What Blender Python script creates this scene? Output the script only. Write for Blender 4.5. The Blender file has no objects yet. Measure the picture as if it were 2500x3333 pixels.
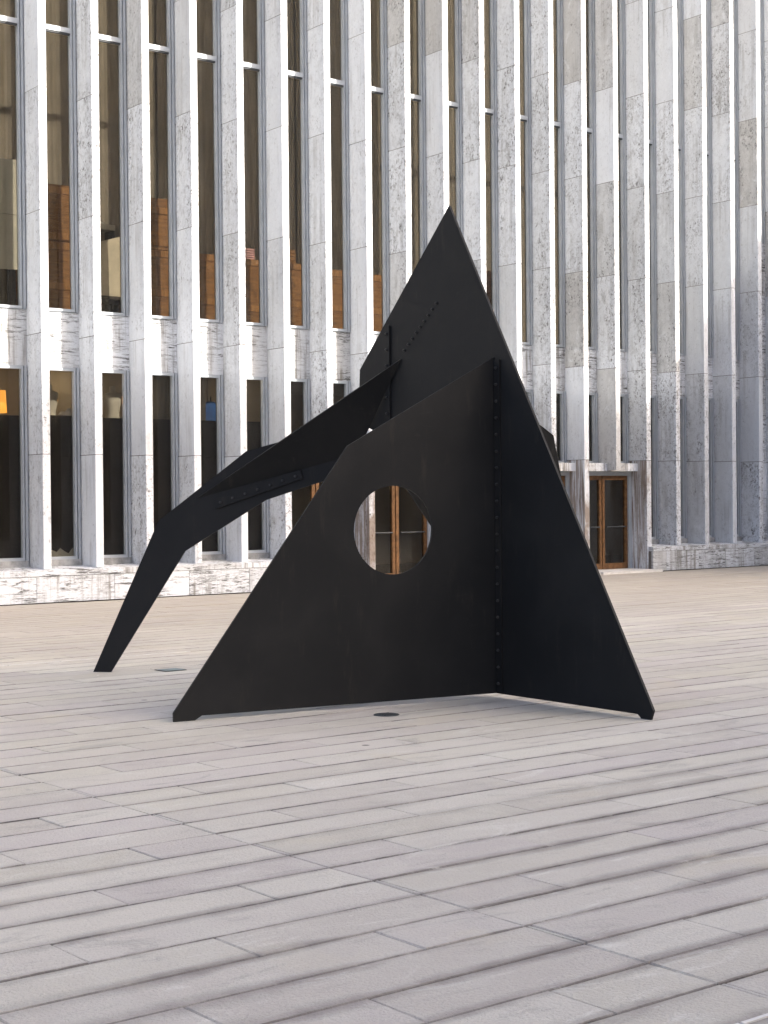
import bpy, math, random
from mathutils import Vector, Matrix
random.seed(7)
S = bpy.context.scene
COL = S.collection

# ------------------------------------------------------------------ camera
H = 1.73
CAM = Vector((0.0, -25.188, H))
YAW, PIT, ROLL = math.radians(51.833), math.radians(0.507), math.radians(-0.531)
fw = Vector((math.cos(YAW) * math.cos(PIT), math.sin(YAW) * math.cos(PIT), -math.sin(PIT)))
r0 = Vector((math.sin(YAW), -math.cos(YAW), 0)); u0 = r0.cross(fw)
rr = r0 * math.cos(ROLL) + u0 * math.sin(ROLL); uu = u0 * math.cos(ROLL) - r0 * math.sin(ROLL)
cd = bpy.data.cameras.new('camera'); cam = bpy.data.objects.new('camera', cd); COL.objects.link(cam)
cam.matrix_world = Matrix(((rr.x, uu.x, -fw.x, CAM.x), (rr.y, uu.y, -fw.y, CAM.y), (rr.z, uu.z, -fw.z, CAM.z), (0, 0, 0, 1)))
cd.sensor_fit = 'VERTICAL'; cd.sensor_height = 24; cd.lens = 24 * 1.5611
cd.clip_start = 0.1; cd.clip_end = 1000
S.camera = cam

# ------------------------------------------------------------------ light
SUN_DIR = Vector((0.54, -1.0, 0.56)).normalized()          # towards the sun
W = bpy.data.worlds.new('World'); S.world = W; W.use_nodes = True
nt = W.node_tree; nt.nodes.clear()
sky = nt.nodes.new('ShaderNodeTexSky'); sky.sky_type = 'NISHITA'; sky.sun_disc = False
sky.sun_elevation = math.asin(SUN_DIR.z); sky.sun_rotation = math.atan2(SUN_DIR.x, SUN_DIR.y)
sky.air_density = 0.55; sky.dust_density = 6.0; sky.ozone_density = 0.4
bg = nt.nodes.new('ShaderNodeBackground'); bg.inputs['Strength'].default_value = 0.15
wo = nt.nodes.new('ShaderNodeOutputWorld')
nt.links.new(sky.outputs[0], bg.inputs[0]); nt.links.new(bg.outputs[0], wo.inputs[0])
sl = bpy.data.lights.new('sun', 'SUN'); sl.energy = 2.0; sl.angle = math.radians(0.6); sl.color = (1.0, 0.95, 0.87)
so = bpy.data.objects.new('sun', sl); COL.objects.link(so)
so.rotation_euler = SUN_DIR.to_track_quat('Z', 'Y').to_euler(); so.location = (30, -60, 60)
S.view_settings.view_transform = 'Standard'; S.view_settings.look = 'None'
S.view_settings.exposure = 1.93; S.view_settings.gamma = 1.0; S.view_settings.use_curve_mapping = False

# ------------------------------------------------------------------ helpers
WL = {}
def tag(o, label=None, cat=None, group=None, kind=None):
    if label: o['label'] = label
    if cat: o['category'] = cat
    if group: o['group'] = group
    if kind: o['kind'] = kind
    return o
def link(o, parent, loc):
    COL.objects.link(o); loc = Vector(loc); WL[o] = loc
    if parent: o.parent = parent; o.location = loc - WL[parent]
    else: o.location = loc
    return o
def empty(name, loc, **k):
    return tag(link(bpy.data.objects.new(name, None), None, loc), **k)
def add(name, mesh, mat=None, parent=None, loc=(0, 0, 0), rot=None, **k):
    o = bpy.data.objects.new(name, mesh)
    if mat is not None and not mesh.materials: mesh.materials.append(mat)
    link(o, parent, loc)
    if rot: o.rotation_euler = rot
    return tag(o, **k)
class MB:
    def __init__(s): s.v = []; s.f = []
    def raw(s, vs, fs):
        b = len(s.v); s.v += [tuple(p) for p in vs]; s.f += [tuple(b + i for i in f) for f in fs]; return s
    def box(s, x0, x1, y0, y1, z0, z1):
        return s.raw([(x0, y0, z0), (x1, y0, z0), (x1, y1, z0), (x0, y1, z0), (x0, y0, z1), (x1, y0, z1), (x1, y1, z1), (x0, y1, z1)],
                     [(0, 3, 2, 1), (4, 5, 6, 7), (0, 1, 5, 4), (1, 2, 6, 5), (2, 3, 7, 6), (3, 0, 4, 7)])
    def prism(s, pts, z0, z1):                  # polygon in xy, counter-clockwise
        n = len(pts)
        return s.raw([(x, y, z0) for x, y in pts] + [(x, y, z1) for x, y in pts],
                     [tuple(range(n))[::-1], tuple(range(n, 2 * n))] + [(i, (i + 1) % n, n + (i + 1) % n, n + i) for i in range(n)])
    def tube(s, p0, p1, r0_, r1_, n=8):
        p0, p1 = Vector(p0), Vector(p1); q = (p1 - p0).to_track_quat('Z', 'Y')
        a = [p0 + q @ Vector((r0_ * math.cos(2 * math.pi * i / n), r0_ * math.sin(2 * math.pi * i / n), 0)) for i in range(n)]
        b = [p1 + q @ Vector((r1_ * math.cos(2 * math.pi * i / n), r1_ * math.sin(2 * math.pi * i / n), 0)) for i in range(n)]
        return s.raw(a + b, [tuple(range(n))[::-1], tuple(range(n, 2 * n))] + [(i, (i + 1) % n, n + (i + 1) % n, n + i) for i in range(n)])
    def lathe(s, prof, n=16, cx=0, cy=0):       # prof: (z, rx, ry)
        b = []
        for z, rx, ry in prof:
            b += [(cx + rx * math.cos(2 * math.pi * i / n), cy + ry * math.sin(2 * math.pi * i / n), z) for i in range(n)]
        m = len(prof); f = [tuple(range(n))[::-1], tuple(range((m - 1) * n, m * n))]
        for j in range(m - 1):
            for i in range(n): f.append((j * n + i, j * n + (i + 1) % n, (j + 1) * n + (i + 1) % n, (j + 1) * n + i))
        return s.raw(b, f)
    def mesh(s, name, smooth=False):
        m = bpy.data.meshes.new(name); m.from_pydata(s.v, [], s.f)
        if smooth: m.polygons.foreach_set('use_smooth', [True] * len(m.polygons))
        m.update(); return m
def boxm(name, *a): return MB().box(*a).mesh(name)
def chbox(name, x0, x1, y0, y1, z0, z1, c):
    """box whose front (y0), left, right, top and bottom front edges are chamfered by c"""
    v = [(x0 + c, y0, z0 + c), (x1 - c, y0, z0 + c), (x1 - c, y0, z1 - c), (x0 + c, y0, z1 - c),
         (x0, y0 + c, z0), (x1, y0 + c, z0), (x1, y0 + c, z1), (x0, y0 + c, z1),
         (x0, y1, z0), (x1, y1, z0), (x1, y1, z1), (x0, y1, z1)]
    f = [(0, 1, 2, 3), (0, 4, 5, 1), (1, 5, 6, 2), (2, 6, 7, 3), (3, 7, 4, 0), (4, 8, 9, 5), (5, 9, 10, 6), (6, 10, 11, 7), (7, 11, 8, 4), (8, 11, 10, 9)]
    return MB().raw(v, f).mesh(name)

# ------------------------------------------------------------------ materials
class N:
    def __init__(s, name):
        s.m = bpy.data.materials.new(name); s.m.use_nodes = True; s.t = s.m.node_tree
        s.b = s.t.nodes['Principled BSDF']; s.out = s.t.nodes['Material Output']
    def n(s, typ, **k):
        nd = s.t.nodes.new(typ)
        for a, v in k.items():
            if a.startswith('_'): setattr(nd, a[1:], v)
            else:
                key = int(a[1:]) if a[0] == 'i' and a[1:].isdigit() else a
                if hasattr(v, 'is_output') or isinstance(v, bpy.types.NodeSocket): s.t.links.new(v, nd.inputs[key])
                else: nd.inputs[key].default_value = v
        return nd
    def L(s, a, b): s.t.links.new(a, b)
    def noise(s, vec, scale, detail=6, rough=.6, dist=0):
        return s.n('ShaderNodeTexNoise', Vector=vec, Scale=scale, Detail=detail, Roughness=rough, Distortion=dist).outputs[0]
    def mr(s, v, a, b, c=0., d=1.):
        return s.n('ShaderNodeMapRange', _interpolation_type='SMOOTHSTEP', i0=v, i1=a, i2=b, i3=c, i4=d).outputs[0]
    def mul(s, a, b, op='MULTIPLY'): return s.n('ShaderNodeMath', _operation=op, i0=a, i1=b).outputs[0]
    def mix(s, f, a, b, mode='MIX'):
        nd = s.n('ShaderNodeMix', _data_type='RGBA', _blend_type=mode)
        for i, v in ((0, f), (6, a), (7, b)):
            if isinstance(v, bpy.types.NodeSocket): s.L(v, nd.inputs[i])
            else: nd.inputs[i].default_value = v if i == 0 else (*v[:3], 1)
        return nd.outputs[2]
    def vmap(s, vec, scale=(1, 1, 1), loc=(0, 0, 0)):
        nd = s.n('ShaderNodeMapping', Vector=vec, Scale=scale); nd.inputs['Location'].default_value = loc; return nd.outputs[0]
    def objvec(s):      # object coordinates, shifted per object so that shared meshes do not repeat
        c = s.n('ShaderNodeTexCoord').outputs['Object']; s.rnd = s.n('ShaderNodeObjectInfo').outputs['Random']
        off = s.n('ShaderNodeCombineXYZ', X=s.mul(s.rnd, 91.7), Y=s.mul(s.rnd, 57.3), Z=s.mul(s.rnd, 133.1)).outputs[0]
        return s.n('ShaderNodeVectorMath', _operation='ADD', i0=c, i1=off).outputs[0]
    def bump(s, h, strength, dist=.01):
        s.L(s.n('ShaderNodeBump', Strength=strength, Distance=dist, Height=h).outputs[0], s.b.inputs['Normal'])
    def fin(s, col, rough=.6, spec=.3, metal=0.):
        for k, v in (('Base Color', col), ('Roughness', rough), ('Specular IOR Level', spec), ('Metallic', metal)):
            if isinstance(v, bpy.types.NodeSocket): s.L(v, s.b.inputs[k])
            else: s.b.inputs[k].default_value = (*v, 1) if isinstance(v, tuple) else v
        return s.m
def plain(name, col, rough=.6, spec=.3, metal=0., var=.12, scale=6.):
    k = N(name); v = k.objvec(); n = k.noise(v, scale, 8, .65)
    c = k.mix(k.mr(n, .3, .7), tuple(x * (1 - var) for x in col), tuple(min(1, x * (1 + var)) for x in col))
    return k.fin(c, rough, spec, metal)

def travertine(name, horizontal=False, grime=.35, warm=0.):
    k = N(name); v = k.objvec()
    st = (1, 1, 1) if not horizontal else (1.2, 1.2, 9)
    vs = k.vmap(v, st)
    big = k.noise(k.vmap(v, (1.6, 1.6, .9)), 1.3, 5, .6, .6)
    mid = k.noise(vs, 6.5, 9, .76, .8)
    fine = k.noise(vs, 26, 6, .75, .3)
    r2 = k.n('ShaderNodeMath', _operation='FRACT', i0=k.mul(k.rnd, 31.7)).outputs[0]
    amt = k.mr(r2, 0., 1., .15, 1.)
    base = k.mix(k.mr(k.rnd, 0, 1), (.71, .735, .765), (.615, .635, .655))
    base = k.mix(k.mul(k.mr(k.rnd, .80, .97), .30 if horizontal else .5), base, (.45, .425, .38))
    dark = k.mix(.5, base, (.27, .265, .255), 'MULTIPLY')
    c = k.mix(k.mul(k.mul(k.mr(mid, .46, .66), .5), amt), base, (.30, .302, .305))
    cloud = k.noise(k.vmap(v, (1, 1, .7)), 3.2, 7, .68, 1.4)
    c = k.mix(k.mul(k.mul(k.mr(cloud, .52, .70), .5), amt), c, (.33, .335, .335))
    c = k.mix(k.mul(k.mr(cloud, .46, .32), .5), c, (.76, .78, .80))
    c = k.mix(k.mul(k.mul(k.mr(fine, .54, .68), .6), amt), c, (.24, .237, .23))
    c = k.mix(k.mul(k.mr(fine, .42, .30), .45), c, (.76, .76, .755))
    # clusters of dark pits and worn veins
    sy = k.n('ShaderNodeSeparateXYZ', Vector=k.n('ShaderNodeTexCoord').outputs['Object']).outputs['Y']
    bias = k.mul(k.mr(sy, .25, -.2, -.05, .09), amt, 'MULTIPLY') if not horizontal else 0.0
    cl = k.mul(k.mr(k.mul(big, bias, 'ADD'), .41, .56), amt)
    pitv = k.vmap(v, (1, 1, .82)) if not horizontal else k.vmap(v, (.8, .8, 5))
    pits = k.mr(k.noise(pitv, 19, 4, .65, .5), .55, .63)
    pit2 = k.mr(k.noise(pitv, 8, 6, .72, 1.2), .53, .64)
    pit = k.mul(k.mul(cl, k.mul(pits, k.mul(pit2, .7, 'ADD')), 'MULTIPLY'), 1.)
    c = k.mix(k.mul(pit, .95), c, (.095, .09, .085))
    c = k.mix(k.mul(k.mul(pit2, cl), .75), c, (.19, .188, .185))
    spk = k.mr(k.noise(pitv, 15, 3, .6, .6), .66, .74)
    c = k.mix(k.mul(k.mul(spk, k.mr(r2, 0., 1., .5, 1.)), .9), c, (.10, .097, .09))
    if horizontal:
        lines = k.mr(k.noise(k.vmap(v, (1.1, 1.1, 9)), 2.6, 9, .78, .6), .50, .59)
        patch = k.mr(k.noise(k.vmap(v, (1.1, 1.1, 1.6)), 1.1, 5, .6), .34, .56)
        c = k.mix(k.mul(k.mul(lines, patch), .92), c, (.075, .072, .065))
    if grime:
        drip = k.noise(k.vmap(v, (9, 9, .45)), 1.0, 7, .68)
        g = k.mul(k.mr(drip, .47, .64), k.mr(k.noise(v, .9, 3, .5), .38, .58))
        c = k.mix(k.mul(g, grime), c, (.17, .155, .13))
    hgt = k.mul(k.mul(fine, .5), k.mul(pit, -1.2), 'ADD')
    k.bump(hgt, .55, .012)
    return k.fin(c, .72, .25)

M = {}
M['fin_stone'] = travertine('travertine_fin', False, .28)
M['plinth_stone'] = travertine('travertine_plinth', True, .75)
M['spandrel_stone'] = travertine('travertine_spandrel', True, .8)
M['wing_stone'] = travertine('travertine_wing', False, .1)
M['stained_stone'] = travertine('travertine_canopy', False, .9)
def rust_streaked():
    m = travertine('travertine_rust_streaked', False, .5); t = m.node_tree; b = t.nodes['Principled BSDF']
    k = N.__new__(N); k.m, k.t, k.b = m, t, b
    v = k.objvec(); src = b.inputs['Base Color'].links[0].from_socket
    st = k.noise(k.vmap(v, (1, 11, .5)), 1.2, 7, .65, .4); top = k.noise(k.vmap(v, (.5, 4, .3)), .9, 3, .5)
    c = k.mix(k.mul(k.mul(k.mr(st, .42, .56), k.mr(top, .30, .48)), .75), src, (.16, .095, .045))
    c = k.mix(k.mul(k.mr(k.noise(k.vmap(v, (1, 16, 1.2)), 1.5, 6, .7), .58, .68), .8), c, (.06, .05, .04))
    k.L(c, b.inputs['Base Color']); return m
M['rust_stone'] = rust_streaked()
M['joint'] = plain('mortar', (.13, .118, .105), .9, .1)
M['alum'] = plain('aluminium', (.40, .43, .46), .42, .5, .15, .08, 3)
M['alum_dark'] = plain('aluminium_gasket', (.05, .055, .06), .5)
M['bronze'] = plain('bronze', (.17, .085, .035), .42, .5, .35, .35, 9)
M['concrete'] = plain('concrete', (.30, .29, .275), .85, .2)
M['interior'] = plain('interior_paint', (.40, .35, .29), .8, .2, 0, .1, 1.)
M['interior_dark'] = plain('interior_dark', (.055, .045, .035), .8, .2)
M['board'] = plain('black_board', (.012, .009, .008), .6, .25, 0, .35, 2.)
M['curtain'] = plain('curtain_cloth', (.25, .22, .18), .9, .1, 0, .1, 2.)
M['dark_clad'] = plain('dark_cladding', (.10, .095, .09), .6, .3)
M['steel'] = plain('dark_steel', (.05, .06, .065), .5, .4, .3)
M['cover'] = plain('cover_metal', (.16, .21, .21), .5, .4, .2, .2)
M['cloth'] = plain('cream_cloth', (.62, .56, .44), .9, .1, 0, .1)
M['white'] = plain('white_cloth', (.72, .70, .66), .9, .1, 0, .08)
M['form'] = plain('form_linen', (.60, .56, .48), .85, .15, 0, .05)
M['blue'] = plain('blue_cloth', (.045, .12, .34), .9, .1, 0, .2)
M['pink'] = plain('pink_paper', (.62, .36, .36), .8, .2)
M['palecard'] = plain('pale_board', (.62, .60, .52), .8, .2, 0, .06, 2)
M['caulk'] = plain('caulk', (.62, .60, .56), .7, .2)

def wood():
    k = N('plywood'); v = k.objvec()
    g = k.noise(k.vmap(v, (1.2, 1.2, 9)), 2.5, 8, .6, 1.5)
    c = k.mix(k.mr(g, .35, .68), (.31, .155, .055), (.18, .085, .028))
    c = k.mix(k.mul(k.mr(k.noise(v, 5, 3, .5), .62, .7), .6), c, (.10, .05, .02))
    return k.fin(c, .7, .25)
M['wood'] = wood()
k = N('batten'); v = k.objvec(); M['batten'] = k.fin(k.mix(k.mr(k.noise(k.vmap(v, (9, 9, 1.5)), 2.5, 6), .35, .65), (.40, .21, .08), (.27, .13, .045)), .7, .2)

def black_paint():
    k = N('black_paint'); v = k.objvec()
    n1 = k.noise(v, 1.1, 6, .6, .5); n2 = k.noise(k.vmap(v, (3, 3, .5)), 3, 7, .7)
    n3 = k.noise(v, 70, 3, .6)
    c = k.mix(k.mr(n1, .35, .68), (.0125, .0128, .0132), (.0185, .0183, .018))
    c = k.mix(k.mul(k.mr(n2, .56, .74), .5), c, (.036, .033, .027))
    c = k.mix(k.mul(k.mr(k.noise(k.vmap(v, (2, 2, 7)), 1.7, 8, .75, 2.), .60, .72), .4), c, (.030, .030, .029))
    c = k.mix(k.mul(k.mr(n3, .70, .78), .5), c, (.06, .055, .05))
    k.bump(k.mul(k.noise(v, 2.2, 4, .5), k.mul(n3, .02), 'ADD'), .22, .03)
    return k.fin(c, k.mr(n1, .2, .8, .52, .66), .17)
M['black'] = black_paint()
M['sill'] = plain('weathered_sill', (.30, .30, .295), .6, .3, 0, .35, 5)

def paving():
    k = N('paving_stone')
    geo = k.n('ShaderNodeNewGeometry'); P = geo.outputs['Position']; isl = geo.outputs['Random Per Island']
    rnd = k.n('ShaderNodeObjectInfo').outputs['Random']
    r = k.n('ShaderNodeMath', _operation='FRACT', i0=k.mul(k.mul(isl, 1.0), k.mul(rnd, 7.3), 'ADD')).outputs[0]
    r2 = k.n('ShaderNodeMath', _operation='FRACT', i0=k.mul(r, 17.31)).outputs[0]
    off = k.n('ShaderNodeCombineXYZ', X=k.mul(r, 37.), Y=k.mul(r, 71.), Z=0.).outputs[0]
    v = k.n('ShaderNodeVectorMath', _operation='ADD', i0=P, i1=off).outputs[0]
    n1 = k.noise(P, .45, 5, .6, .4); n2 = k.noise(v, 3.2, 8, .7, .5); n3 = k.noise(v, 120, 4, .7); n4 = k.noise(P, 1.6, 6, .65, .8)
    c = k.mix(r, (.49, .45, .39), (.63, .595, .51))
    c = k.mix(k.mul(k.mr(r2, .55, 1.), .7), c, (.49, .44, .41))
    c = k.mix(k.mul(k.mr(r2, .35, .0), .5), c, (.52, .49, .385))
    c = k.mix(k.mul(k.mr(n1, .40, .62), .35), c, (.42, .39, .34))
    c = k.mix(k.mul(k.mr(n2, .42, .70), .6), c, (.58, .555, .48))
    c = k.mix(k.mul(k.mr(n3, .35, .70), .28), c, (.26, .24, .225))
    c = k.mix(k.mul(k.mr(n4, .62, .74), .3), c, (.57, .55, .51))
    # grime gathered along the long joints, uneven along them
    sep = k.n('ShaderNodeSeparateXYZ', Vector=P)
    row = k.n('ShaderNodeMath', _operation='FRACT', i0=k.mul(k.mul(sep.outputs['Y'], 17.15, 'ADD'), 1 / .3326)).outputs[0]
    d = k.mul(k.n('ShaderNodeMath', _operation='MINIMUM', i0=row, i1=k.mul(1.0, row, 'SUBTRACT')).outputs[0], .3326)
    gx = k.noise(k.vmap(P, (.55, 1.3, 1)), 1.1, 5, .6)
    wob = k.noise(P, 9, 4, .6)
    dd = k.mul(d, k.mul(k.mul(wob, .5, 'SUBTRACT'), .012), 'ADD')
    c = k.mix(k.mul(k.mr(dd, .006, .013, 1., 0.), k.mr(k.noise(P, 1.7, 4, .6), .35, .6, .45, .92)), c, (.055, .05, .05))
    near = k.mr(k.mul(sep.outputs['Y'], k.mul(n1, 4.), 'ADD'), -14.6, -18., .15, 1.)
    m = k.mul(k.mr(k.mul(d, k.mul(k.mul(wob, .5, 'SUBTRACT'), .04), 'ADD'), 0., k.mr(gx, .35, .68, .035, .14), 1., 0.), near)
    c = k.mix(k.mul(m, k.mul(k.mr(gx, .34, .60, .4, .82), k.mr(k.noise(P, 1.1, 5, .65), .36, .58, .35, 1.))), c, (.125, .108, .10))
    # shade gradient of the foreground (low y) painted into the stone colour, uneven
    far = k.mr(k.mul(sep.outputs['Y'], k.mul(n1, 3.), 'ADD'), -15.5, -21., 0., .28)
    c = k.mix(far, c, (.34, .305, .275))
    c = k.mix(k.mul(k.mr(k.noise(P, .8, 4, .6, .5), .56, .70), .45), c, (.52, .47, .36))
    wear = k.noise(k.vmap(P, (.9, 2.6, 1)), 1.3, 9, .75, 1.0)
    c = k.mix(k.mul(k.mr(wear, .55, .68), .55), c, (.62, .60, .54))
    c = k.mix(k.mul(k.mr(wear, .45, .33), .45), c, (.25, .235, .21))
    sc_ = k.mr(k.noise(k.vmap(P, (1.5, 9, 1)), 2.2, 6, .7, 2.), .68, .74)
    c = k.mix(k.mul(sc_, .5), c, (.70, .68, .62))
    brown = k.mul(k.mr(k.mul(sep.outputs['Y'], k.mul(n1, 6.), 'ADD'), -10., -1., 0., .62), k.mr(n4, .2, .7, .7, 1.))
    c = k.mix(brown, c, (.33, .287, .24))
    # gum and lichen specks
    vor = k.n('ShaderNodeTexVoronoi', Vector=P, Scale=1.35)
    spot = k.mr(vor.outputs['Distance'], .028, .018)
    c = k.mix(k.mul(spot, k.mr(k.noise(P, 2.1, 2), .52, .56)), c, (.66, .65, .62))
    vor2 = k.n('ShaderNodeTexVoronoi', Vector=k.vmap(P, (1, 1, 1), (4.4, 9.1, 0)), Scale=.8)
    c = k.mix(k.mul(k.mr(vor2.outputs['Distance'], .03, .018), .8), c, (.07, .065, .06))
    n5 = k.noise(v, 55, 4, .6, .4)
    k.bump(k.mul(k.mul(n5, 1.), k.mul(n2, .7), 'ADD'), .8, .012)
    return k.fin(c, k.mr(n2, .2, .8, .65, .85), .2)
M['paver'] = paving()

def glass():
    k = N('window_glass'); k.t.nodes.remove(k.b)
    v = k.n('ShaderNodeTexCoord').outputs['Object']
    bmp = k.n('ShaderNodeBump', Strength=.04, Distance=.02, Height=k.noise(v, .9, 2, .4)).outputs[0]
    tr = k.n('ShaderNodeBsdfTransparent'); tr.inputs[0].default_value = (.71, .70, .67, 1)
    df = k.n('ShaderNodeBsdfDiffuse'); df.inputs[0].default_value = (.75, .70, .60, 1)
    dust = k.mr(k.noise(k.vmap(v, (3, 3, .6)), 1.4, 6, .65), .3, .7, .004, .013)
    tr2 = k.n('ShaderNodeMixShader', i0=dust, i1=tr.outputs[0], i2=df.outputs[0])
    gl = k.n('ShaderNodeBsdfGlossy', Roughness=.015, Normal=bmp); gl.inputs[0].default_value = (1, 1, 1, 1)
    fr = k.n('ShaderNodeFresnel', IOR=1.3, Normal=bmp)
    mx = k.n('ShaderNodeMixShader', i0=fr.outputs[0], i1=tr2.outputs[0], i2=gl.outputs[0])
    k.L(mx.outputs[0], k.out.inputs[0]); return k.m
M['glass'] = glass()
def emit(name, col, st):
    k = N(name); k.b.inputs['Base Color'].default_value = (*col, 1); k.b.inputs['Emission Color'].default_value = (*col, 1); k.b.inputs['Emission Strength'].default_value = st
    return k.m
M['lamp'] = emit('lamp_shade_lit', (1, .42, .06), .5)
M['tube'] = emit('tube_lit', (1, .80, .5), 9)

# ------------------------------------------------------------------ the plaza
plaza = add('plaza', MB().raw([(-200, -200, 0), (200, -200, 0), (200, 200, 0), (-200, 200, 0)], [(0, 1, 2, 3)]).mesh('plaza'), M['joint'], None, (0, 0, -.016), kind='structure')
Y0, RW, LEN, GAP = -17.15, .3326, 1.62, .010
def paver_mb(mb, xa, xb, ya, yb, z, tilt):
    c = .005; xa += GAP * .3; xb -= GAP * .3; ya += GAP * .5; yb -= GAP * .5
    j = lambda: random.uniform(-.0015, .0015)
    lo = [(xa, ya, z - .03), (xb, ya, z - .03), (xb, yb, z - .03), (xa, yb, z - .03)]
    md = [(p[0] + j(), p[1] + j(), z - c) for p in lo]
    tp = [(xa + c, ya + c, z + tilt[0]), (xb - c, ya + c, z + tilt[1]), (xb - c, yb - c, z + tilt[2]), (xa + c, yb - c, z + tilt[3])]
    f = [(0, 1, 5, 4), (1, 2, 6, 5), (2, 3, 7, 6), (3, 0, 4, 7), (4, 5, 9, 8), (5, 6, 10, 9), (6, 7, 11, 10), (7, 4, 8, 11), (8, 9, 10, 11)]
    mb.raw(lo + md + tp, f)
EXP = 4.405
cells = []
for kk in range(-50, 70):
    yb = Y0 - RW * kk; ya = yb - RW
    if yb > -.36: 
        if ya > -.40: continue
        yb = -.36
    off = (6.05 + .54 * (kk - 4)) % LEN
    x = -9.72 + off
    while x < 46:
        a, b = x, x + LEN
        if a < EXP - .02 and b > EXP + .02:
            cells += [(a, EXP, ya, yb), (EXP, b, ya, yb)]
        else: cells.append((a, b, ya, yb))
        x += LEN
def seen(c):
    p = Vector(((c[0] + c[1]) / 2, (c[2] + c[3]) / 2, 0)) - CAM; z = p.dot(fw)
    if z < 1: return 1e9
    x = p.dot(rr) / z * 1.5611 * 1024; y = -p.dot(uu) / z * 1.5611 * 1024
    return z if abs(x) < 384 + 90 and y < 512 + 15 else 1e9
cells.sort(key=seen)
rest = MB()
nind = 0
for i, c in enumerate(cells):
    dz = random.gauss(0, .0010); tilt = [random.gauss(0, .0007) for _ in range(4)]
    if nind < 295 and seen(c) < 1e8:
        cx, cy = (c[0] + c[1]) / 2, (c[2] + c[3]) / 2; mb = MB()
        paver_mb(mb, c[0] - cx, c[1] - cx, c[2] - cy, c[3] - cy, 0, tilt)
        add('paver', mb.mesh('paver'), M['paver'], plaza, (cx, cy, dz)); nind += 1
    else: paver_mb(rest, *c, dz, tilt)
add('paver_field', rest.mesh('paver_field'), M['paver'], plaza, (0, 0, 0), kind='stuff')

# ------------------------------------------------------------------ the library building
X0, SP, NB0, NB1 = 12.26, 1.0021, -22, 21
lib = empty('library_building', (20, 0, 0), label='long grey travertine building with tall narrow windows between projecting vertical stone fins', cat='building')
ZJ = [.585, 2.53, 4.60, 6.69, 8.79, 10.90, 13.05, 15.15, 17.25]
def fx(n): return X0 + SP * n
DOORS = [(5, 7), (7, 9), (9, 11), (11, 13), (13, 15)]
SHORT = {6, 8, 10, 12, 14}; TOFLOOR = {7, 9, 11, 13}
def fin_mesh(z0, z1, inset=0.):
    i = inset; c = .008
    pts = [(0 + c + i, -.195 + i), (.15 - c - i, -.195 + i), (.15 - i, -.195 + c + i), (.15 - i, .50), (.03 + i, .50), (0 + i, -.195 + c + i)]
    return MB().prism(pts, z0, z1).mesh('fin')
slab_cache = {}
def slab(z0, z1):
    key = (round(z0, 3), round(z1, 3))
    if key not in slab_cache:
        g = .0055; slab_cache[key] = fin_mesh(-(z1 - z0) / 2 + g, (z1 - z0) / 2 - g)
    return slab_cache[key]
core_cache = {}
for n in range(NB0, NB1 + 1):
    zb = 2.30 if n in SHORT else (.0 if n in TOFLOOR or n in (15,) else .56)
    if n == 5: zb = .56
    if zb not in core_cache: core_cache[zb] = fin_mesh(zb + .012, 17.24, .009)
    f = add('stone_fin', core_cache[zb], M['joint'], lib, (fx(n), 0, 0))
    zs = [zb] + [z for z in ZJ if z > max(zb + .3, .7)]
    if n in SHORT: zs = [2.30, 4.60] + ZJ[3:]
    jit = random.uniform(-.02, .02)
    for a, b in zip(zs[:-1], zs[1:]):
        a2 = a + (jit if a not in (zs[0],) else 0); b2 = b + (jit if b != zs[-1] else 0)
        sm = slab(a, b); stained = a < .1 and b > 2
        if stained: sm = slab_cache.setdefault('stained', sm.copy())
        o = add('stone_slab', sm, None, f, (fx(n), random.uniform(-.0035, .0035), (a + b) / 2))
        if not sm.materials: sm.materials.append(M['rust_stone'] if stained else M['fin_stone'])
        if stained: o['label'] = 'rust streaked lowest slab'

# plinth: left run and right run, blocks under a sloping coping
def plinth(xa, xb, seed, joints):
    p = add('plinth', boxm('plinth', xa + .01, xb - .01, -.30, .45, 0, .50), M['joint'], lib, (0, 0, 0))
    xs = joints
    for a, b in zip(xs[:-1], xs[1:]):
        g = .004
        add('stone_block', chbox('stone_block', -(b - a) / 2 + g, (b - a) / 2 - g, -.335, -.28, .004, .447, .004), M['plinth_stone'], p, ((a + b) / 2, random.uniform(-.002, .002), 0))
    cs = [xs[0]]
    while cs[-1] < xs[-1] - 1.2: cs.append(cs[-1] + 2.45)
    cs[-1] = xs[-1]
    for a, b in zip(cs[:-1], cs[1:]):
        L = (b - a) / 2 - .004
        m = MB().raw([(-L, -.345, .455), (L, -.345, .455), (L, .48, .455), (-L, .48, .455), (-L, -.345, .552), (L, -.345, .552), (L, .48, .592), (-L, .48, .592)],
                     [(0, 3, 2, 1), (4, 5, 6, 7), (0, 1, 5, 4), (1, 2, 6, 5), (2, 3, 7, 6), (3, 0, 4, 7)]).mesh('coping')
        add('coping', m, M['plinth_stone'], p, ((a + b) / 2, 0, 0))
plinth(fx(NB0) - 1, fx(5) + .14, 1, [fx(NB0) - 1, -8.2, -6.4, -4.5, -2.6, -.8, 1.1, 2.9, 4.5, 6.1, 7.6, 9.0, 10.6, 12.06, 13.54, 15.05, 16.35, fx(5) + .14])
plinth(fx(15) + .03, 34, 2, [fx(15) + .03, 27.78, 28.9, 29.85, 30.9, 32.0, 33., 34.])

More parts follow.
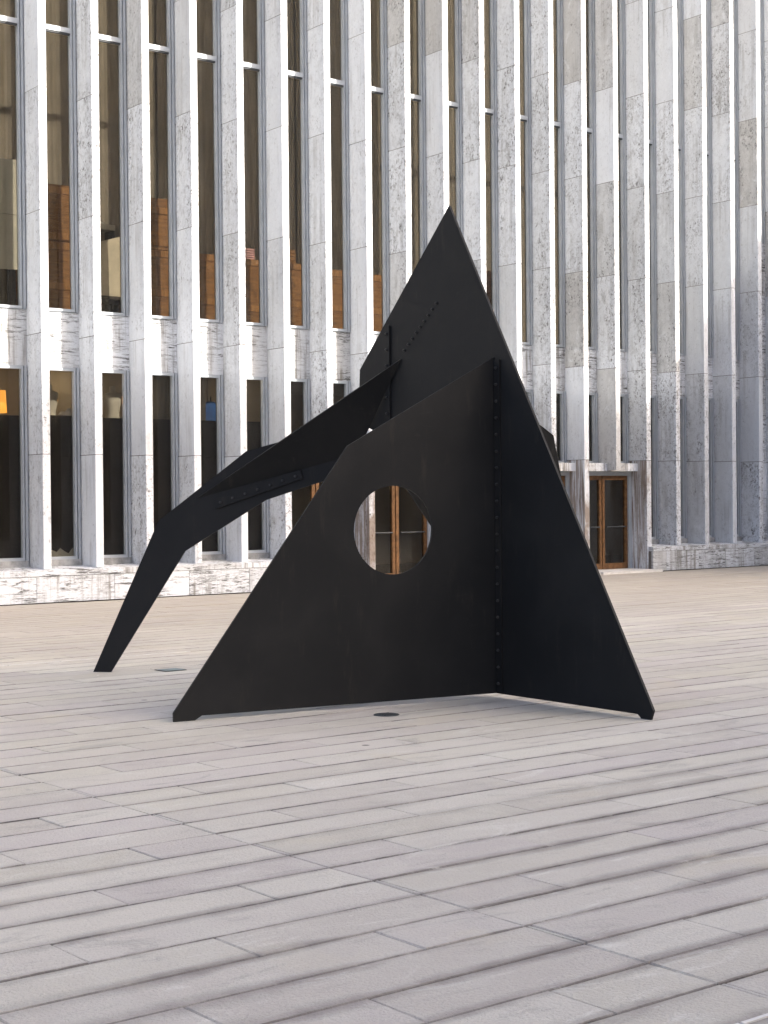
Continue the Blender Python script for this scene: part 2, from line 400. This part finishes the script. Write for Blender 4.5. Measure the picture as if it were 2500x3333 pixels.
# windows
def frame_mesh(w, z0, z1, sill, transoms):
    mb = MB(); t = .045; d0, d1 = .385, .50
    for s in (0, 1):                                   # stepped jambs
        a = 0 if s == 0 else w - t
        mb.box(a, a + t, .375, .50, z0, z1)
        b = t + .016 if s == 0 else w - t - .016 - .035
        mb.box(b, b + .035, .392, .50, z0, z1)
    mb.box(.096, w - .096, .39, .50, z1 - .055, z1)
    mb.box(.096, w - .096, .385, .50, z0, z0 + sill)
    return mb.mesh('window')
W_ = SP - .15 + .005
fcache = {}
def window(n, z0, z1, transom=None):
    key = (z0, z1)
    xa = fx(n - 1) + .148
    if key not in fcache:
        fcache[key] = (frame_mesh(W_, z0, z1, .05, None),
                       boxm('glass_pane', .10, W_ - .10, .462, .470, z0 + .052, z1 - .057),
                       boxm('transom', .0965, W_ - .0965, .375, .455, 9.965, 10.05),
                       boxm('transom_gasket', .0967, W_ - .0967, .395, .452, 9.935, 9.9645))
    fm, pm, tm, gm = fcache[key]
    w = add('window', fm, M['alum'], lib, (xa, 0, 0))
    for s in (0, 1):
        gk = fcache.setdefault((z0, z1, s), boxm('gasket', *((.0452, .0608) if s == 0 else (W_ - .0608, W_ - .0452)), .43, .495, z0 + .002, z1 - .002))
        add('gasket', gk, M['alum_dark'], w, (xa, 0, 0))
    if transom:
        if 'lo' not in fcache: fcache['lo'] = boxm('glass_pane', .10, W_ - .10, .462, .470, z0 + .052, 9.93); fcache['hi'] = boxm('glass_pane', .10, W_ - .10, .462, .470, 10.055, z1 - .057)
        add('glass_pane', fcache['lo'] if z0 < 6 else pm, M['glass'], w, (xa, 0, 0)); add('glass_pane', fcache['hi'], M['glass'], w, (xa, 0, 0))
        add('transom', tm, M['alum'], w, (xa, 0, 0)); add('gasket', gm, M['alum_dark'], w, (xa, 0, 0))
    else: add('glass_pane', pm, M['glass'], w, (xa, 0, 0))
    return w
sp_mesh = chbox('spandrel', -(SP - .15) / 2 + .002, (SP - .15) / 2 + .028, .415, .52, 4.075, 5.05, .004)
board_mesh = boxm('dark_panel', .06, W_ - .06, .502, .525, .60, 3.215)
sill_mesh = boxm('window_sill', .0, W_, .36, .50, .588, .70)
for n in range(NB0 + 1, NB1 + 1):
    xm = fx(n - 1) + .15 + (SP - .15) / 2
    if n == 20 or n == 21:                                # blind bay at the corner
        wp = add('wall_panel', boxm('wall_panel', -(SP - .15) / 2 - .01, (SP - .15) / 2 + .03, .42, .52, .55, 8.0), M['joint'], lib, (xm, 0, 0))
        zz = .585
        while zz < 7.9:
            h = min(random.uniform(.9, 1.25), 8.0 - zz)
            if 8.0 - zz - h < .3: h = 8.0 - zz
            add('wall_stone', chbox('wall_stone', -(SP - .15) / 2 + .002, (SP - .15) / 2 + .026, .40, .43, -h / 2 + .004, h / 2 - .004, .003), M['spandrel_stone'], wp, (xm, 0, zz + h / 2)); zz += h
        window(n, 8.0, 17.2)
        continue
    window(n, 5.055, 17.2, True)
    add('spandrel', sp_mesh, M['spandrel_stone'], lib, (xm, random.uniform(-.003, .003), 0))
    indoor = any(a < n <= b for a, b in DOORS)
    z0 = 2.47 if indoor else .70
    window(n, z0, 4.072)
    if not indoor:
        add('window_sill', sill_mesh, M['sill'], lib, (fx(n - 1) + .148, 0, 0))
    if n <= 5 or n > 15:
        add('dark_panel', board_mesh, M['board'], lib, (fx(n - 1) + .148, 0, 0))

# entrances
for a, b in DOORS:
    xl, xr = fx(a) + .152, fx(b) + .022
    d = add('door', MB().box(xl, xl + .10, .30, .50, .05, 2.288).box(xr - .10, xr, .30, .50, .05, 2.288).box(xl + .10, xr - .10, .30, .50, 2.19, 2.288).mesh('door_frame'), M['alum'], lib, (0, 0, 0))
    xm = (xl + xr) / 2
    for x1, x2, s in ((xl + .104, xm - .012, 0), (xm + .012, xr - .104, 1)):
        f = MB(); t = .075
        f.box(x1, x1 + t, .34, .42, .06, 2.186).box(x2 - t, x2, .34, .42, .06, 2.186).box(x1 + t, x2 - t, .34, .42, 2.09, 2.186).box(x1 + t, x2 - t, .34, .42, .06, .19)
        add('door_leaf', f.mesh('door_leaf'), M['bronze'], d, (0, 0, 0))
        add('glass_pane', boxm('glass_pane', x1 + t, x2 - t, .376, .384, .19, 2.09), M['glass'], d, (0, 0, 0))
        add('push_bar', MB().tube((x1 + t + .02, .30, 1.02), (x2 - t - .02, .30, 1.02), .014, .014).mesh('push_bar'), M['alum_dark'], d, (0, 0, 0))
    # canopy: fascia stones between the fins, over the full double bay
    cp = add('canopy', boxm('canopy', fx(a) + .152, fx(b) + .02, .155, .45, 2.31, 2.452), M['joint'], lib, (0, 0, 0))
    m = fx(a + 1)
    xs = [(fx(a) + .153, fx(a) + .66), (fx(a) + .66, m + .018), (m + .152, m + .62), (m + .62, fx(b) + .02)]
    for p, q in xs:
        add('fascia_stone', chbox('fascia_stone', -(q - p) / 2 + .003, (q - p) / 2 - .003, .10, .30, 2.285, 2.468, .006), M['stained_stone'], cp, ((p + q) / 2, 0, 0))
    add('threshold', boxm('threshold', xl - .02, xr + .02, -.62, .52, -.015, .05), M['caulk'], lib, (0, 0, 0))
for n in range(5, 16):
    pass
# rooms behind the glass
add('floor_slab', boxm('floor_slab', -11, 34, .53, 6.4, 4.25, 5.0), M['interior'], lib, (0, 0, 0))
add('ground_floor', boxm('ground_floor', -11, 34, .53, 6.4, -.01, .06), M['interior_dark'], lib, (0, 0, 0))
add('raised_floor', boxm('raised_floor', -11, 17.3, .53, 6.4, 2.1, 2.25), M['interior_dark'], lib, (0, 0, 0))
add('partition', boxm('partition', 17.33, 17.45, .53, 6.4, .06, 4.25), M['interior'], lib, (0, 0, 0))
add('room_wall', boxm('room_wall', -10.9, 17.3, 2.6, 2.7, 2.26, 4.245), M['interior'], lib, (0, 0, 0))
add('back_wall', boxm('back_wall', -11, 34, 6.4, 6.6, 0, 17.4), M['interior'], lib, (0, 0, 0))
add('side_wall', boxm('side_wall', -11.2, -11, .5, 6.6, 0, 17.4), M['interior'], lib, (0, 0, 0))
add('side_wall', boxm('side_wall', 33.5, 34, .5, 6.6, 0, 17.4), M['interior'], lib, (0, 0, 0))
add('roof', boxm('roof', -11.4, 34.2, -.15, 6.8, 17.26, 18.4), M['concrete'], lib, (0, 0, 0))
def curtain(x0, x1, y, z0, z1, name='curtain'):
    mb = MB(); n = int((x1 - x0) / .035); vs = []
    for i in range(n + 1):
        x = x0 + (x1 - x0) * i / n; yy = y + .010 * math.sin(i * 1.55) + .006 * math.sin(i * .7)
        vs += [(x, yy, z0), (x, yy, z1)]
    vs2 = [(x, yy + .006, z) for x, yy, z in vs]; m = len(vs)
    fs = [(2 * i, 2 * i + 2, 2 * i + 3, 2 * i + 1) for i in range(n)] + [(m + 2 * i + 1, m + 2 * i + 3, m + 2 * i + 2, m + 2 * i) for i in range(n)]
    fs += [(2 * i + 1, 2 * i + 3, m + 2 * i + 3, m + 2 * i + 1) for i in range(n)]
    return mb.raw(vs + vs2, fs).mesh(name)
cx = -10.7
while cx < 33:
    add('curtain', curtain(cx, cx + 3.3, 2.3, 5.02, 16.9), M['curtain'], lib, (0, 0, 0)); cx += 3.34
add('curtain', curtain(14.95, 16.1, .75, 2.26, 4.2), M['curtain'], lib, (0, 0, 0))

# stone wing that meets the far end of the facade at a right angle
wing = empty('stone_wing', (34, -6, 0), label='low stone wing meeting the finned facade at its far end, beyond the blind bay', cat='building wing')
add('wing_wall', boxm('wing_wall', 33.42, 44, -11, .30, -.01, 9.7), M['wing_stone'], wing, (0, 0, 0))
add('wing_roof', boxm('wing_roof', 33.30, 44.1, -11.1, .31, 9.701, 9.98), M['concrete'], wing, (0, 0, 0))

# unseen building added to shade the plaza; dark cladding and width darken the sculpture
opp = empty('unseen_shade_building', (39, -73, 0), label='unseen dark building with bands of windows, added across the plaza to shade it', cat='building')
add('wall', boxm('wall', -6, 84, -84, -62, -.01, 38.4), M['dark_clad'], opp, (0, 0, 0))
wm = boxm('window', -1.5, 1.5, -.04, .10, -1.1, 1.1)
for fl in range(10):
    for i in range(24):
        add('window', wm, M['alum_dark'], opp, (-3 + i * 3.6, -61.97, 2.4 + fl * 3.5))

# ------------------------------------------------------------------ things seen through the windows
def crate(x0, x1, y0, y1, z0, z1, battens, label, group='plywood crates behind the upper windows'):
    c = empty('wooden_crate', ((x0 + x1) / 2, (y0 + y1) / 2, z0), label=label, cat='crate', group=group)
    add('box_body', boxm('box_body', x0, x1, y0, y1, z0, z1), M['wood'], c, (0, 0, 0))
    for z in battens:
        add('batten', boxm('batten', x0 + .005, x1 - .005, y0 - .022, y0 - .001, z - .06, z + .06), M['batten'], c, (0, 0, 0))
    for x in (x0, x1 - .09):
        add('batten', boxm('batten', x + .003, x + .087, y0 - .045, y0 - .0225, z0 + .01, z1 - .01), M['batten'], c, (0, 0, 0))
ZF = 5.0
crate(12.72, 13.62, .95, 1.75, ZF, 6.38, [5.10, 5.58, 6.30], 'lower plywood crate behind the second window from the left')
crate(12.75, 13.58, .97, 1.7, 6.40, 7.40, [6.48, 7.30], 'upper plywood crate stacked behind the second window from the left')
crate(14.80, 15.75, .95, 1.75, ZF, 6.40, [5.12, 5.60, 6.34], 'lower shaded plywood crate behind the fourth window from the left')
crate(14.85, 15.7, .98, 1.7, 6.42, 7.38, [6.55, 7.15], 'upper weathered plywood crate behind the fourth window from the left')
crate(15.85, 16.8, .95, 1.75, ZF, 6.42, [5.52, 6.36], 'plywood crate behind the fifth window from the left')
crate(16.95, 17.85, .95, 1.75, ZF, 6.41, [5.45, 6.34], 'plywood crate with a pink stack on its lid')
crate(17.95, 18.85, .95, 1.75, ZF, 6.42, [5.6, 6.35], 'plywood crate with a small dark stack on its lid')
crate(18.95, 19.85, .98, 1.75, ZF, 6.38, [5.6, 6.3], 'plywood crate behind the eighth window from the left')
crate(19.95, 20.8, .98, 1.75, ZF, 6.36, [5.6, 6.28], 'plywood crate behind the ninth window from the left, beside the sculpture top')
crate(22.5, 23.4, .98, 1.75, ZF, 6.6, [5.6, 6.5], 'plywood crate behind the window just right of the sculpture apex')
crate(23.6, 24.4, .98, 1.75, ZF, 6.7, [5.6, 6.6], 'plywood crate behind the second window right of the sculpture apex')
st = empty('paper_stack', (17.34, 1.2, 6.41), label='pink stack of flat boxes on a plywood crate lid', cat='stack')
for i in range(5): add('flat_box', boxm('flat_box', 17.15, 17.42, 1.0, 1.35, 6.412 + i * .045, 6.412 + i * .045 + .034), M['pink'], st, (0, 0, 0))
st = empty('book_stack', (18.4, 1.2, 6.42), label='small dark stack of boxes on a plywood crate lid', cat='stack')
for i in range(4): add('flat_box', boxm('flat_box', 18.25, 18.40, 1.0, 1.35, 6.422 + i * .07, 6.422 + i * .07 + .058), M['wood'], st, (0, 0, 0))
pb = empty('display_panel', (11.9, .95, ZF), label='tall pale cream display panel behind the leftmost upper window', cat='panel')
add('board', boxm('board', 11.2, 12.36, .90, .95, 5.80, 6.755), M['palecard'], pb, (0, 0, 0))
add('board', boxm('board', 11.2, 12.36, .90, .95, 6.765, 7.73), M['palecard'], pb, (0, 0, 0))
for x in (11.3, 12.2): add('leg', boxm('leg', x, x + .05, .951, 1.0, ZF, 7.6), M['interior_dark'], pb, (0, 0, 0))
# wrapped pieces in the third window
tb = empty('work_table', (14.2, 1.3, ZF), label='dark low table behind the third upper window under a wrapped parcel', cat='table')
add('tabletop', boxm('tabletop', 13.75, 14.7, .98, 1.7, 5.42, 5.48), M['interior_dark'], tb, (0, 0, 0))
for x in (13.8, 14.6):
    for y in (1.03, 1.6): add('leg', boxm('leg', x, x + .05, y, y + .05, ZF, 5.419), M['interior_dark'], tb, (0, 0, 0))
wv = [(13.8, 1.02, 5.482), (14.5, 1.02, 5.482), (14.5, 1.6, 5.482), (13.8, 1.6, 5.482), (13.82, 1.05, 6.40), (14.49, 1.03, 6.60), (14.47, 1.58, 6.58), (13.85, 1.55, 6.42)]
add('wrapped_parcel', MB().raw(wv, [(0, 3, 2, 1), (4, 5, 6, 7), (0, 1, 5, 4), (1, 2, 6, 5), (2, 3, 7, 6), (3, 0, 4, 7)]).mesh('parcel'), M['cloth'], None, (0, 0, 0), label='cream cloth wrapped parcel with a slanting top on a dark table', cat='parcel')
sh = empty('storage_shelf', (14.2, 1.9, ZF), label='dark shelf behind the cream parcel, holding crumpled white plastic', cat='shelf')
add('shelf_board', boxm('shelf_board', 13.7, 14.75, 1.72, 2.1, 6.83, 6.93), M['palecard'], sh, (0, 0, 0))
for x in (13.7, 14.7): add('upright', boxm('upright', x, x + .05, 1.75, 2.05, ZF, 6.829), M['interior_dark'], sh, (0, 0, 0))
def crumple(name, x0, x1, y0, y1, z0, h, mat, seed, **kw):
    R = random.Random(seed); nx, ny = 12, 6; vs = []
    for j in range(ny + 1):
        for i in range(nx + 1):
            e = min(1, 3 * min(i / nx, 1 - i / nx, j / ny, 1 - j / ny) + .05)
            vs.append((x0 + (x1 - x0) * i / nx + R.uniform(-.015, .015), y0 + (y1 - y0) * j / ny, z0 + h * e * R.uniform(.4, 1)))
    m = len(vs); vs += [(x, y, z0) for x, y, z in vs]
    q = nx + 1; fs = []
    for j in range(ny):
        for i in range(nx):
            a = j * q + i; fs += [(a, a + 1, a + q + 1, a + q), (m + a, m + a + q, m + a + q + 1, m + a + 1)]
    for i in range(nx): fs += [(i, m + i, m + i + 1, i + 1), (ny * q + i, ny * q + i + 1, m + ny * q + i + 1, m + ny * q + i)]
    for j in range(ny): fs += [(j * q, (j + 1) * q, m + (j + 1) * q, m + j * q), (j * q + nx, m + j * q + nx, m + (j + 1) * q + nx, (j + 1) * q + nx)]
    return add(name, MB().raw(vs, fs).mesh(name, True), mat, None, (0, 0, 0), **kw)
crumple('plastic_sheet', 13.8, 14.6, 1.74, 2.05, 6.931, .16, M['white'], 3, label='crumpled white plastic sheet on the dark shelf', cat='plastic sheet')
# ground floor: dress forms, lamps, garments
def dress_form(x, y, zf, mat, label, s=1.0, turn=0.):
    d = empty('dress_form', (x, y, zf), label=label, cat='dress form', group='dress forms behind the lower windows')
    prof = [(.78, .15, .11), (.84, .175, .125), (.92, .17, .12), (1.05, .125, .095), (1.12, .125, .095), (1.25, .155, .12), (1.33, .165, .125), (1.42, .185, .10), (1.455, .16, .08), (1.475, .09, .06), (1.50, .06, .055), (1.58, .055, .052), (1.60, .03, .03)]
    o = add('torso', MB().lathe([(z * s, a * s, b * s) for z, a, b in prof], 20).mesh('torso', True), mat, d, (x, y, zf))
    add('pole', MB().tube((0, 0, .04), (0, 0, .78 * s), .018, .018).mesh('pole'), M['steel'], d, (x, y, zf))
    add('base', MB().lathe([(0, .2, .2), (.03, .2, .2), (.04, .05, .05)], 16).mesh('base'), M['steel'], d, (x, y, zf))
ZG = 2.25
dress_form(14.37, 1.2, ZG, M['form'], 'pale headless dress form centred in the third lower window')
dress_form(14.12, 1.55, ZG - .0, M['form'], 'pale dress form at the left edge of the third lower window, behind another', .97)
dress_form(13.16, 1.35, ZG, M['form'], 'pale dress form with white cloth bunched at its waist in the second window')
dress_form(17.36, 1.2, 2.25, M['form'], 'pale dress form beside the sixth fin, partly hidden by it', 1.06) if False else None
crumple('cloth_bundle', 13.02, 13.56, .56, .86, 3.24, .15, M['white'], 5, label='crumpled white cloth bundle resting on top of the dark panel in the second window', cat='cloth')
tb2 = empty('side_table', (13.2, .75, ZG), label='narrow dark table under the white cloth bundle', cat='table')
add('tabletop', boxm('tabletop', 12.7, 13.6, .56, .95, 3.19, 3.239), M['interior_dark'], tb2, (0, 0, 0))
for xx in (12.72, 13.55): add('leg', boxm('leg', xx, xx + .04, .6, .64, ZG, 3.189), M['interior_dark'], tb2, (0, 0, 0))
def coat(x, y, z0, label, mat):
    g = empty('hanging_coat', (x, y, z0), label=label, cat='garment', group=None)
    add('coat_body', MB().lathe([(z0, .24, .13), (z0 + .4, .21, .12), (z0 + .75, .2, .11), (z0 + .93, .17, .09), (z0 + 1.0, .07, .06)], 14).mesh('coat', True), mat, g, (x, y, 0))
    for s in (-1, 1): add('sleeve', MB().tube((s * .17, 0, z0 + .9), (s * .25, -.02, z0 + .35), .075, .055, 10).mesh('sleeve', True), mat, g, (x, y, 0))
    add('stand', MB().tube((0, 0, ZG), (0, 0, z0 + 1.1), .015, .015).mesh('stand'), M['steel'], g, (x, y, 0))
coat(16.50, 1.2, 2.62, 'bright blue garment on a stand in the fifth lower window', M['blue'])
coat(16.28, 1.45, 2.68, 'pale blue garment beside the bright blue one in the fifth lower window', plain('pale_blue', (.30, .36, .46), .9, .1))
def table_lamp(x, y, zt, r, h, label):
    l = empty('table_lamp', (x, y, ZG), label=label, cat='lamp', group='lit orange lamps behind the lower windows')
    add('lamp_shade', MB().lathe([(zt - h, r, r), (zt, r * .9, r * .9)], 18).mesh('lamp_shade', True), M['lamp'], l, (x, y, 0))
    add('pole', MB().tube((0, 0, ZG + .03), (0, 0, zt - h), .015, .015).mesh('pole'), M['steel'], l, (x, y, 0))
    add('base', MB().lathe([(ZG, .15, .15), (ZG + .03, .14, .14)], 14).mesh('base'), M['steel'], l, (x, y, 0))
table_lamp(12.20, 1.5, 3.71, .19, .40, 'lit orange lamp in the leftmost lower window')
table_lamp(13.42, 1.75, 3.70, .11, .13, 'small lit orange lamp behind the dress form in the second lower window')
for i, x in enumerate((12.0, 14.0, 16.2)):
    cl = empty('ceiling_light', (x, 2.0, 4.25), label=('lit strip light on the ceiling of the leftmost lower window', 'lit strip light on the ceiling of the third lower window', 'lit strip light on the ceiling above the blue garment')[i], cat='ceiling light', group='strip lights on the lower ceiling')
    add('housing', boxm('housing', x - .4, x + .4, 1.95, 2.05, 4.19, 4.249), M['alum'], cl, (0, 0, 0))
    add('tube', boxm('tube', x - .38, x + .38, 1.97, 2.03, 4.16, 4.189), M['tube'], cl, (0, 0, 0))
tp = [(12.62, .60), (13.50, .60), (13.50, .86), (13.42, .84), (13.34, .79), (13.28, .83), (13.22, .92), (13.16, .90), (13.08, .80), (13.0, .84), (12.92, .90), (12.85, .83), (12.74, .88), (12.62, .82)]
nn = len(tp)
add('torn_paper', MB().raw([(x, .494, z) for x, z in tp] + [(x, .4965, z) for x, z in tp], [tuple(range(nn)), tuple(range(nn, 2 * nn))[::-1]] + [(i, nn + i, nn + (i + 1) % nn, (i + 1) % nn) for i in range(nn)]).mesh('torn_paper'), M['palecard'], None, (0, 0, 0), label='cream torn paper edge at the foot of the second lower window', cat='paper')

# ------------------------------------------------------------------ the sculpture: plain bolted black steel plates
SB = Vector((9.298, -14.926, 0)); RF = Vector((9.208, -16.771, 0)); LF = Vector((6.383, -14.391, 0)); GF = Vector((7.717, -10.755, 0))
dT = (SB - RF).normalized(); dF = (LF - SB).normalized(); TB = SB + dT * 2.0; dG = (TB - GF).normalized()
sc = empty('steel_sculpture', (8.6, -14.2, 0), label='large black abstract sculpture of bolted angular steel plates standing on the plaza paving', cat='sculpture')
T = .022
Z = Vector((0, 0, 1))
def plate(P0, d, poly, hole=None, t=T, shift=0.):
    """flat steel plate: polygon of (along, up) in the vertical plane through P0 and d"""
    nrm = Vector((d.y, -d.x, 0)); c = sum(p[0] for p in poly) / len(poly)
    pt = lambda p, s: P0 + d * p[0] + Vector((0, 0, p[1])) + nrm * (s + shift)
    mb = MB()
    if hole is None:
        n = len(poly)
        mb.raw([pt(p, -t / 2) for p in poly] + [pt(p, t / 2) for p in poly], [tuple(range(n))[::-1], tuple(range(n, 2 * n))] + [(i, (i + 1) % n, n + (i + 1) % n, n + i) for i in range(n)])
    else:
        hx, hz, hr = hole; n = 48; ang = [2 * math.pi * i / n for i in range(n)]
        # rays from the hole's centre to the outline, plus the outline's corners
        ang = sorted(set([round(a, 5) for a in ang] + [round(math.atan2(p[1] - hz, p[0] - hx) % (2 * math.pi), 5) for p in poly]))
        inner = [(hx + hr * math.cos(a), hz + hr * math.sin(a)) for a in ang]; outer = []
        for a in ang:
            best = None; ca, sa = math.cos(a), math.sin(a)
            for i in range(len(poly)):
                (x1, y1), (x2, y2) = poly[i], poly[(i + 1) % len(poly)]
                ex, ey = x2 - x1, y2 - y1; den = ca * ey - sa * ex
                if abs(den) < 1e-9: continue
                tt = ((x1 - hx) * ey - (y1 - hz) * ex) / den; s = ((x1 - hx) * sa - (y1 - hz) * ca) / den
                if tt > 0 and -1e-4 <= s <= 1 + 1e-4 and (best is None or tt < best): best = tt
            outer.append((hx + ca * best, hz + sa * best))
        n = len(ang); vs = [pt(p, -t / 2) for p in inner + outer] + [pt(p, t / 2) for p in inner + outer]; fs = []
        for i in range(n):
            j = (i + 1) % n
            fs += [(i, n + i, n + j, j), (2 * n + i, 2 * n + j, 3 * n + j, 3 * n + i), (i, j, 2 * n + j, 2 * n + i), (n + i, 3 * n + i, 3 * n + j, n + j)]
        mb.raw(vs, fs)
    return mb.mesh('steel_plate')
def splate(*a, **k): return add('steel_plate', plate(*a, **k), M['black'], sc, (0, 0, 0))
splate(SB, dT, [(-1.86, 0.0), (-1.76, 0.0), (-1.72, .032), (.06, .032), (.32, 1.95), (2.07, 2.45), (2.04, 2.97), (.611, 4.335), (-1.89, .075)])
splate(SB + dF * .012, dF, [(0, .035), (2.72, .035), (2.78, 0.0), (2.955, 0.0), (2.955, .07), (1.42, 2.16), (0.0, 2.935)], (1.0, 1.46, .37))
splate(GF, dG, [(-.10, 0.0), (.09, 0.0), (.90, 1.22), (1.75, 1.72), (2.735, 2.02), (2.735, 2.50), (1.55, 2.20), (.62, 1.52)])
# rear stay on the far side
RX = Vector((1, -.35, 0)).normalized(); R0 = SB + dT * 1.42 + RX * .012
splate(R0, RX, [(0, 1.9), (1.30, .0), (1.42, 0.0), (1.70, 1.66), (1.57, 2.32), (1.36, 2.47), (0, 2.7)])
# sloping plate that ties the front plate, the brace and the tall plate together
q = [GF + dG * 1.02 + Z * 1.74, GF + dG * 2.68 + Z * 2.16, SB + dT * 1.36 + Z * 3.02 - Vector((.02, 0, 0))]
nrm = (q[1] - q[0]).cross(q[2] - q[0]).normalized() * .011
add('steel_plate', MB().raw([p - nrm for p in q] + [p + nrm for p in q], [(0, 2, 1), (3, 4, 5), (0, 1, 4, 3), (1, 2, 5, 4), (2, 0, 3, 5)]).mesh('steel_plate'), M['black'], sc, (0, 0, 0))
# bolted angle flanges
M['bolt'] = plain('worn_bolt', (.045, .044, .043), .42, .4, .2, .4, 30)
bolt_mesh = MB().tube((0, 0, 0), (0, 0, .012), .0145, .0145, 6).tube((0, 0, .0122), (0, 0, .021), .008, .007, 8).mesh('bolt')
def flange(P0, d, n_out, up, length, width, nb, w2):
    """flat bar along `up` with a row of bolts; d = across, n_out = outward"""
    mb = MB(); th = .02
    c = [P0 + d * (w2 - width / 2), P0 + d * (w2 + width / 2)]
    vs = [c[0], c[1], c[1] + up * length, c[0] + up * length]
    vs = [v + n_out * .0005 for v in vs] + [v + n_out * th for v in vs]
    mb.raw(vs, [(0, 3, 2, 1), (4, 5, 6, 7), (0, 1, 5, 4), (1, 2, 6, 5), (2, 3, 7, 6), (3, 0, 4, 7)])
    f = add('flange', mb.mesh('flange'), M['black'], sc, P0 * 0)
    rot = n_out.to_track_quat('Z', 'Y').to_euler()
    for i in range(nb):
        p = P0 + d * w2 + up * (length * (i + .5) / nb) + n_out * th
        add('bolt', bolt_mesh, M['bolt'], f, p, rot)
nT = Vector((-dT.y, dT.x, 0)); nF = Vector((-dF.y, dF.x, 0))
if nT.x > 0: nT = -nT
if nF.y > 0: nF = -nF
flange(SB + nT * (T / 2) + Z * .05, -dT, nT, Z, 2.86, .075, 20, .055)
flange(SB + nF * (T / 2) + Z * .05, dF, nF, Z, 2.84, .03, 1, .03) if False else None
flange(SB + dT * 1.56 + nT * (T / 2) + Z * 2.3, dT, nT, Z, 1.05, .075, 7, 0)
rot = nT.to_track_quat('Z', 'Y').to_euler()
for i in range(9):
    p = SB + dT * (1.30 - .062 * i) + Z * (3.10 + .048 * i) + nT * (T / 2)
    add('bolt', bolt_mesh, M['bolt'], sc, p, rot)
nG = Vector((-dG.y, dG.x, 0))
if nG.x > 0: nG = -nG
up = (dG * 1 + Z * .32).normalized()
flange(GF + dG * 1.22 + Z * 1.68 + nG * (T / 2), up.cross(nG).normalized(), nG, up, .95, .09, 7, 0)

# ------------------------------------------------------------------ small things on the ground
dr = empty('floor_drain', (7.868, -15.186, 0), label='small round metal floor drain in the paving before the black sculpture', cat='drain')
add('drain_ring', MB().lathe([(.0015, .105, .105), (.006, .10, .10), (.0061, .085, .085)], 24).mesh('ring'), M['steel'], dr, (7.868, -15.186, 0))
for i in range(5):
    add('drain_bar', boxm('drain_bar', -.065, .065, -.006, .006, .0065, .0095), M['alum_dark'], dr, (7.868, -15.186 + (i - 2) * .028, 0))
ac = empty('access_cover', (8.30, -11.10, 0), label='small square blue green metal cover set in the paving behind the sculpture leg', cat='access cover')
add('cover_plate', boxm('cover_plate', -.11, .11, -.10, .10, .003, .009), M['cover'], ac, (8.30, -11.10, 0))
add('cover_rim', MB().box(-.122, .122, -.112, -.101, .003, .008).box(-.122, .122, .101, .112, .003, .008).box(-.122, -.111, -.101, .101, .003, .008).box(.111, .122, -.101, .101, .003, .008).mesh('rim'), M['steel'], ac, (8.30, -11.10, 0))
def strip(x0, x1, y, w):
    mb = MB(); x = x0
    while x < x1:
        L = random.uniform(.4, .9); mb.box(x, min(x + L, x1), y - w / 2 + random.uniform(-.003, .003), y + w / 2, -.006, .0045); x += L + random.uniform(0, .05)
    return mb.mesh('sealant')
row_y = lambda y: Y0 - RW * round((Y0 - y) / RW)
add('sealant_joint', strip(3.0, 9.5, row_y(-9.5), .020), M['caulk'], plaza, (0, 0, 0), kind='stuff')
add('sealant_joint', strip(2.0, 6.5, row_y(-21.8), .016), M['caulk'], plaza, (0, 0, 0), kind='stuff')
